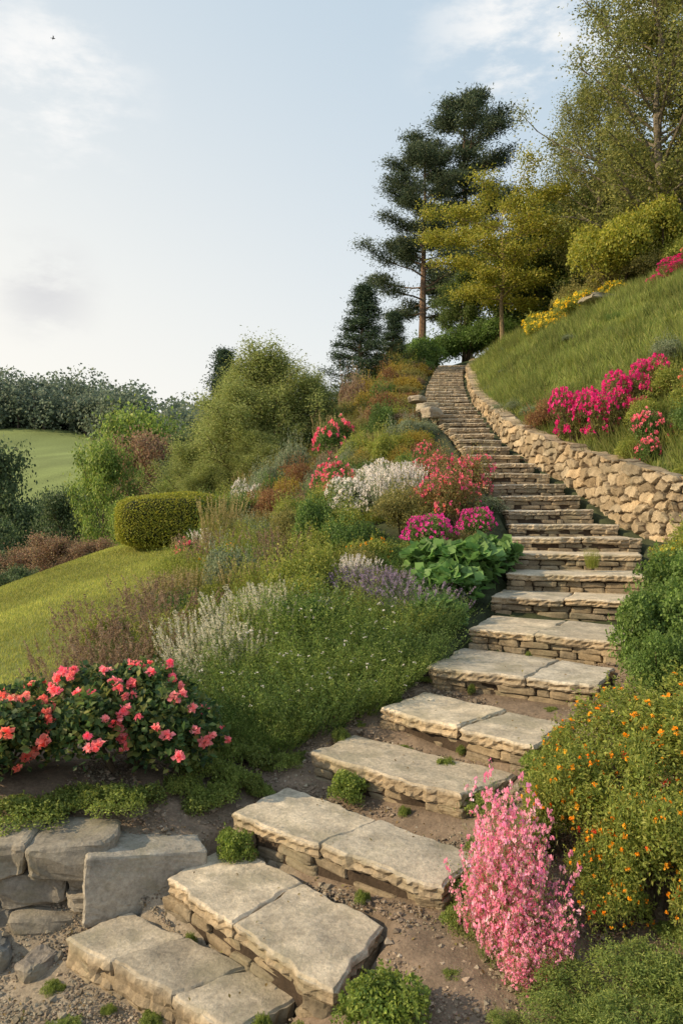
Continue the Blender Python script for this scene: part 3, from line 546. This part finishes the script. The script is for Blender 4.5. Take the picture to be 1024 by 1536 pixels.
gb=shrub(.5,.62,12000,.028,[(.05,.085,.02),(.085,.13,.032),(.125,.18,.045)],lobes=34,lr=.27,w=.32,fine=(140,.1))
for (x,y,s,z) in [(2.05,5.0,.75,1.05),(2.4,5.4,.9,1.15),(2.65,5.1,.9,1.15),(1.95,4.72,.55,.75),(2.8,5.9,.8,.9)]: put('evergreen_bush',gb,x,y,s,z)
hb=shrub(.45,.36,11000,.02,[(.07,.10,.026),(.125,.165,.04),(.18,.20,.055)],lobes=34,lr=.25,w=.18,fine=(260,.08),up=.5)
for (x,y,s) in [(.88,2.78,.6),(1.15,2.85,.7),(.72,2.5,.7),(1.05,2.5,.8),(1.35,2.65,.8),(1.45,2.85,.6),(.62,2.75,.3),(1.7,3.0,.7),(1.7,2.7,.9)]: put('heath_shrub',hb,x,y,s,s*.78)
put('yellow_flowering_shrub',shrub(.45,.5,5000,.035,YG,fine=(50,.12),flowers=dict(n=80,r=.02,petals=7,p=YE)),3.25,7.4,.9,.9); put('yellow_flowering_shrub',protos['mixed_shrub'][1],3.55,7.9,.8,.9)
for (x,y,s) in [(3.2,6.6,.8),(3.7,7.2,.9),(3.6,6.3,1.),(4.2,7.5,1)]: put('garden_shrub',protos['mixed_shrub'][0],x,y,s,s*.8)
put('fern_tuft',protos['feather'][1],2.72,8.35,.2,.4,dz=.1)
# ---- on top of retaining wall / hillside
mg=shrub(.5,.5,5000,.03,[(.07,.08,.025),(.12,.12,.035)],fine=(70,.14),flowers=[dict(n=600,r=.033,petals=11,p=MG)])
for (x,y,s,z) in [(3.7,12.2,.85,1.4),(3.95,11.6,.85,1.3),(4.35,11.7,.8,1.2),(4.75,11.8,.7,1.0)]: put('magenta_azalea_bush',mg,x,y,s,z)
for (x,y,s,z,k,i) in [(3.5,13.2,.7,1.1,'autumn',0),(4.15,10.5,.7,.9,'pink',0),(4.0,10.15,.5,.65,'pink',0),(4.7,10.6,.7,.9,'mixed_shrub',1),(4.6,10.0,.8,.9,'mixed_shrub',0),(5.0,9.7,.9,1.0,'white',0),
      (4.5,9.5,.7,.6,'mixed_shrub',1),(5.0,10.6,.8,1.0,'pink',1),(5.4,10.4,.9,1.1,'white',0),(4.9,11.2,.8,.9,'mixed_shrub',1),(5.6,11.4,.9,.9,'white',1),(5.5,9.6,.9,.8,'mixed_shrub',1),(4.15,9.4,.5,.35,'mixed_shrub',1),(3.95,10.5,.5,.6,'mixed_shrub',1),(6,10.6,1,1,'mixed_shrub',0),(4.35,11.0,.7,.9,'mixed_shrub',1),(5.3,12.2,.8,.8,'mixed_shrub',3),(4.6,9.25,.5,.6,'pink',0)]:
    putk(k,i,x,y,s,z)
for (x,y) in [(3.9,12.6),(3.6,14.5),(3.55,15.6),(4.2,12.9),(3.4,16.4)]: putk('mixed_shrub',3,x,y,.5,.4)
for q in range(40):
    y=U(11,28); x=float(np.interp(y,wallp[3:,1],wallp[3:,0]))+U(.35,3.5); s=U(.25,.6); putk(*[('mixed_shrub',3),('mixed_shrub',0),('mixed_shrub',1),('feather',0),('feather',1)][int(U(0,5))],x,y,s,s*.6)
yf=shrub(.5,.4,4500,.035,YG,fine=(50,.12),flowers=dict(n=300,r=.03,petals=8,p=YE))
for (x,y,s) in [(5.9,22.5,1.2),(6.6,22,1.3),(7.2,22.3,1.2),(6.2,23.5,1.4),(7.8,22.2,1.1)]: put('yellow_flowering_shrub',yf,x,y,s,s*1.1)
for (x,y,s) in [(8.2,18.8,.9),(8.6,19.4,1.1),(7.8,18.9,.6)]: put('magenta_azalea_bush',mg,x,y,s,s*.6)
put('pink_flowering_shrub',protos['pink'][1],8.7,18.6,1.1,1.3)
for (x,y,s) in [(8.8,22,1.6),(9.6,21.5,1.7),(8.0,23,1.8),(10.2,21,1.6),(7.3,24,1.7)]: put('garden_shrub',protos['mixed_shrub'][1 if U(0,1)<.5 else 2],x,y,s,s*1.1)
for (x,y,s,z,k,i) in [(3.0,30,2.4,2.2,'mixed_shrub',0),(3.9,31.5,2.6,2.4,'mixed_shrub',0),(5.2,32,2.8,2.4,'mixed_shrub',0),(2.2,28.5,2,1.9,'mixed_shrub',1),(1.6,27,2,2.2,'autumn',1),(.8,25.5,2,2.2,'mixed_shrub',2),
      (1.2,23.5,1.6,1.8,'autumn',1),(.4,22.5,1.7,2,'mixed_shrub',2),(-.3,22,1.7,1.7,'mixed_shrub',3),(-1,21,1.7,1.5,'mixed_shrub',3),(2.6,27,1.3,1.2,'autumn',2),(2.0,24.2,1.2,1.0,'autumn',2),(.2,19.2,1.4,1.2,'mixed_shrub',2),(6.3,31,2.8,2.4,'mixed_shrub',0),(2.9,33,3,3,'mixed_shrub',0)]:
    putk(k,i,x,y,s,z)
# ---------------------------------------------------------------- trees
def ptree(name,me,H,x,y,top,w=1,rot=None):
    b=g1(x,y); s=(top-b)/me['htop']; return obj(name,me,(x,y,b-.1),U(0,6.28) if rot is None else rot,(s*w,s*w,s))
pine=tree(12,.24,.26,36,3.5,lambda t:((.8+.3*math.sin(t*11))*(1-t)**.5+.14)*min(1,.45+t*2.2),lambda t:.05+.5*t,.12,[(.025,.042,.024),(.05,.07,.038),(.085,.10,.05)],4,(.26,.26,.10),58,.17,.11,twigs=7,mat=1,bark=(.2,.13,.09),low=.32,up=.5,wander=.012,limb=.26)
ptree('pine_tree',pine,12,3.9,37,17.8,1.05,.6); ptree('pine_tree',pine,12,6.4,39,21.0,1.05,3.5)
spr=tree(6,.12,.04,60,1.5,lambda t:(1-t)**.9+.05,lambda t:-.05+.25*t,.1,[(.018,.036,.022),(.035,.06,.032),(.055,.08,.04)],3,(.14,.14,.09),44,.11,.14,twigs=4,mat=1,low=.2,up=.2)
ptree('spruce_tree',spr,6,.65,27,8.0,1.3); ptree('spruce_tree',spr,6,1.9,29,7.6,1.3); ptree('spruce_tree',spr,6,-3.9,26,5.5,1.0)
rnd=lambda t: math.sqrt(max(0,1-(2*t-.9)**2))*.9+.15
acer=tree(7.5,.13,.34,30,3.0,lambda t:.6+.6*math.sin(min(1,t*1.1)*2.6),lambda t:.2+.3*t,-.05,[(.11,.13,.02),(.19,.19,.032),(.26,.22,.04)],4,(.27,.27,.15),52,.11,.32,twigs=6,bark=(.24,.18,.1),up=.4)
ptree('acer_tree',acer,7.5,6.0,29,12.6,1.15,.5)
dens=tree(6,.15,.08,34,2.2,lambda t:.45+.65*math.sin((t*.9+.15)*3),lambda t:.3+.5*t,0,[(.035,.055,.016),(.065,.095,.027),(.11,.135,.035)],4,(.24,.24,.2),60,.11,.32,twigs=5)
for (x,y,t,w) in [(6.9,33,11.6,1.3),(9.6,33,13.8,1.4),(5.3,33.5,10.4,.9),(12,31,14.5,1.5),(8.2,31,11.8,1.3)]: ptree('broadleaf_tree',dens,6,x,y,t,w)
wil=tree(12,.22,.08,46,3.7,lambda t:.6+.55*math.sin((t*.85+.12)*3)*(1+.3*math.sin(t*23)),lambda t:.5+.5*t,.03,[(.065,.08,.024),(.125,.135,.04),(.19,.18,.055)],4,(.26,.26,.36),54,.105,.28,twigs=6,bark=(.2,.17,.13),up=-.1,low=.22)
ptree('birch_tree',wil,12,10.0,24,18.0,1.2); ptree('birch_tree',wil,12,13,26,21,1.3); ptree('birch_tree',wil,12,9.6,29,16.5,1.0); ptree('birch_tree',wil,12,12.3,22,15.5,1.2)
ygb=shrub(.5,.5,16000,.022,[(.10,.125,.02),(.18,.185,.027),(.25,.22,.038)],lobes=30,lr=.3,w=.35,fine=(160,.07))
obj('golden_round_shrub',ygb,(8.0,22.5,g1(8.0,22.5)+.2),0,(3.6,3.3,4.2)); obj('golden_round_shrub',ygb,(9.5,22.8,g1(9.5,22.8)+.2),2,(3.2,3,4.0))
lwill=tree(5,.1,.04,52,1.9,lambda t:(.75+.4*math.sin((t*.8+.2)*3))*(1.15-.5*t),lambda t:.6+.5*t,.15,[(.10,.125,.037),(.165,.19,.06),(.22,.225,.085)],4,(.16,.16,.24),56,.085,.2,twigs=6,up=.3,low=.2)
for (x,y,t,w) in [(-2.5,19.5,3.3,1.5),(-1.9,20.5,4.5,1.4),(-3.7,20,1.9,1.7),(-.9,21.5,3.9,1.2),(-2.7,22,3.9,1.5),(-3.2,18.6,1.2,1.7),(-2.0,18.4,2.0,1.7)]: ptree('willow_shrub',lwill,5,x,y,t,w)
def bl(p,L=.16): return tree(7,.16,.12,28,2.8,rnd,lambda t:.3+.6*t,0,p,3,(.36,.36,.3),48,L,.34,twigs=5)
b1=bl([(.07,.11,.027),(.14,.2,.045),(.2,.22,.06)]); b2=bl([(.035,.055,.027),(.06,.088,.04),(.095,.125,.055)]); b3=bl([(.12,.07,.05),(.18,.115,.075),(.15,.13,.065)])
for (me,x,y,t,w) in [(b1,-12.4,46,6.0,.8),(b1,-10.6,46,4.8,.75),(b3,-7.6,31,3.2,.8),(b1,-8.6,28,2.6,.5),(b2,-10.8,30,.9,.7),(b2,-14.2,31,2.9,.6),(b2,-13,27,.0,.9),(b3,-9.8,24,-1.0,.9),(b2,-15.5,35,.3,1.1),(b3,-8.2,22,-.6,.9),(b2,-11.2,24,-1.2,1.),(b1,-7,26,.5,.8),
      (b2,-11.6,40,1.4,1.1),(b2,-6,30,2.2,.9),(b1,-5.2,24,1.1,.8),(b2,-10,21.5,-1.7,1.1),(b2,-8.7,20.5,-1.4,1),(b3,-7.0,21.5,-.7,1.),(b2,-5,27,3.0,.8),(b2,-20,50,.2,1.3),(b2,-15,52,1.2,1.3),(b2,-24,60,.6,1.4),(b2,-9,50,4,1.2),(b2,-18,44,.2,1.2),(b2,-12.5,22,-2.8,1.2),(b2,-6.2,19.5,-1.0,.9),(b2,-19,62,1.6,1.2)]:
    ptree('broadleaf_tree',me,7,x,y,t,w)
mb=MB()
def wood(n,x0,x1,y0,y1,h0,h1):
    for i in range(n):
        x=U(x0,x1);y=U(y0,y1);b=g1(x,y);h=U(h0,h1)*(1 if U(0,1)<.7 else .6); k=13; R=h*U(.38,.55)
        c=np.stack([x+rng.normal(size=k)*R*.5,y+rng.normal(size=k)*R*.5,b+h*U(.12,.85,k)],1); r=R*U(.3,.6,k)
        m=800; li=rng.integers(0,k,m); d=rdir(m); P=c[li]+d*(r[li]*U(.75,1.05,m))[:,None]
        leaves(mb,P,d,np.full(m,.6),.45,pal([(.06,.08,.06),(.09,.115,.08),(.12,.14,.095)],m)*U(.8,1.2),0,.7,.2)  # pale, desaturated leaf palette: distance haze painted into the colour
        tube(mb,[(x,y,b-.5),(x,y,b+h*.6)],[.3,.15],5,(.08,.06,.05),1)
wood(50,-82,-50,148,162,6,13); wood(40,-50,-20,142,156,6,12); wood(44,-100,-15,164,180,8,13); wood(18,-28,-14,95,112,5,8.5)
obj('distant_woodland',mb.mesh('distant_woodland',[M_leaf,M_bark]))
mb=MB(); rock(mb,(0,0,0),(.16,.06,.055),0,np.array([.03,.03,.035]),2.2,.0); rock(mb,(.17,0,.03),(.05,.04,.04),0,np.array([.03,.03,.035]),2.2,0)
mb.add([(.08,.03,.03),(-.06,.03,.03),(-.02,.3,.12),(-.1,.55,.06),(.06,.28,.12)],[[0,1,2],[0,2,4],[4,2,3]],(.03,.03,.035)); mb.add([(.08,-.03,.03),(-.06,-.03,.03),(-.02,-.3,.12),(-.1,-.55,.06),(.06,-.28,.12)],[[0,2,1],[0,4,2],[4,3,2]],(.03,.03,.035))
mb.add([(-.13,.02,0),(-.13,-.02,0),(-.28,-.05,0),(-.28,.05,0)],[[0,1,2,3]],(.03,.03,.035)); mb.add([(.21,.01,.03),(.21,-.01,.03),(.26,0,.025)],[[0,1,2]],(.2,.12,.03))
obj('bird',mb.mesh('bird',[M_bark]),(-22.5,60,37),.4,(.7,.7,.7))
# ---------------------------------------------------------------- light, sky, camera
EL=math.radians(28); sv=np.array([-.95,-.20,0]); sv=sv/np.linalg.norm(sv)*math.cos(EL); sv[2]=math.sin(EL)
from mathutils import Vector
sl=bpy.data.lights.new('sun','SUN'); sl.energy=5.0; sl.angle=math.radians(.6); sl.color=(1,.79,.50)
so=bpy.data.objects.new('sun',sl); scene.collection.objects.link(so); so.rotation_euler=Vector(sv).to_track_quat('Z','Y').to_euler(); so.location=(-20,10,30)
w=bpy.data.worlds.new('World'); scene.world=w; w.use_nodes=True; nt=w.node_tree; nt.nodes.clear(); L=nt.links
sky=N(nt,'ShaderNodeTexSky'); sky.sky_type='NISHITA'; sky.sun_disc=False; sky.sun_elevation=EL; sky.sun_rotation=math.atan2(sv[0],sv[1]); sky.dust_density=1.0; sky.air_density=1.0; sky.ozone_density=1.5
tc=N(nt,'ShaderNodeTexCoord'); sp=N(nt,'ShaderNodeSeparateXYZ'); L.new(tc.outputs['Generated'],sp.inputs[0])
m0=N(nt,'ShaderNodeMix',data_type='RGBA'); m0.inputs[0].default_value=.76; L.new(sky.outputs[0],m0.inputs[6]); m0.inputs[7].default_value=(4.3,5.25,5.95,1)
hz=N(nt,'ShaderNodeMath',operation='MULTIPLY_ADD'); L.new(sp.outputs[0],hz.inputs[0]); hz.inputs[1].default_value=.5; L.new(sp.outputs[2],hz.inputs[2])
mr=N(nt,'ShaderNodeMapRange'); mr.interpolation_type='SMOOTHSTEP'; mr.inputs[1].default_value=-.2; mr.inputs[2].default_value=.74; mr.inputs[3].default_value=1.; mr.inputs[4].default_value=.0; L.new(hz.outputs[0],mr.inputs[0])
m1=N(nt,'ShaderNodeMix',data_type='RGBA'); L.new(mr.outputs[0],m1.inputs[0]); L.new(m0.outputs[2],m1.inputs[6]); m1.inputs[7].default_value=(6.75,6.5,6.0,1)
mp=N(nt,'ShaderNodeMapping'); mp.inputs['Scale'].default_value=(2.2,2.2,5.5); mp.inputs['Location'].default_value=(3.1,1.2,.4); L.new(tc.outputs['Generated'],mp.inputs[0])
cn=N(nt,'ShaderNodeTexNoise'); cn.inputs['Scale'].default_value=2.6; cn.inputs['Detail'].default_value=9; cn.inputs['Roughness'].default_value=.62; L.new(mp.outputs[0],cn.inputs['Vector'])
cr=N(nt,'ShaderNodeMapRange'); cr.interpolation_type='SMOOTHSTEP'; cr.inputs[1].default_value=.44; cr.inputs[2].default_value=.64; L.new(cn.outputs[0],cr.inputs[0])
def blob(d,r0,r1):
    v=Vector(d).normalized(); ds=N(nt,'ShaderNodeVectorMath',operation='DISTANCE'); L.new(tc.outputs['Generated'],ds.inputs[0]); ds.inputs[1].default_value=v
    r=N(nt,'ShaderNodeMapRange'); r.interpolation_type='SMOOTHSTEP'; r.inputs[1].default_value=r0; r.inputs[2].default_value=r1; r.inputs[3].default_value=1; r.inputs[4].default_value=0; L.new(ds.outputs['Value'],r.inputs[0]); return r.outputs[0]
bA=blob((.29,1,.64),.05,.2); bB=blob((-.38,1,.55),.02,.14); bC=blob((.9,1,.5),.05,.4); bD=blob((-1.2,1,.5),.05,.5)
def mx2(a,b):
    m=N(nt,'ShaderNodeMath',operation='MAXIMUM'); L.new(a,m.inputs[0]); L.new(b,m.inputs[1]); return m.outputs[0]
bm=mx2(mx2(bA,bC),mx2(bB,bD)); ml=N(nt,'ShaderNodeMath',operation='MULTIPLY'); L.new(bm,ml.inputs[0]); L.new(cr.outputs[0],ml.inputs[1])
m2=N(nt,'ShaderNodeMix',data_type='RGBA'); L.new(ml.outputs[0],m2.inputs[0]); L.new(m1.outputs[2],m2.inputs[6]); m2.inputs[7].default_value=(6.6,6.55,6.45,1)
bE=blob((-.385,1,.29),.0,.085); ml2=N(nt,'ShaderNodeMath',operation='MULTIPLY'); L.new(bE,ml2.inputs[0]); L.new(cr.outputs[0],ml2.inputs[1])
m3=N(nt,'ShaderNodeMix',data_type='RGBA'); L.new(ml2.outputs[0],m3.inputs[0]); L.new(m2.outputs[2],m3.inputs[6]); m3.inputs[7].default_value=(5.0,5.0,5.05,1)
bg=N(nt,'ShaderNodeBackground'); bg.inputs[1].default_value=.15; L.new(m3.outputs[2],bg.inputs[0]); wo=N(nt,'ShaderNodeOutputWorld'); L.new(bg.outputs[0],wo.inputs[0])
cam=bpy.data.cameras.new('camera'); cam.lens=27; cam.sensor_width=36; cam.clip_end=2000; cam.clip_start=.05
co=bpy.data.objects.new('camera',cam); scene.collection.objects.link(co); co.location=(0,0,0); co.rotation_euler=(math.radians(90),0,0); scene.camera=co
scene.view_settings.view_transform='Standard'; scene.view_settings.look='None'; scene.view_settings.exposure=0
print('faces',sum(len(m.polygons) for m in bpy.data.meshes),'objs',len(bpy.data.objects))
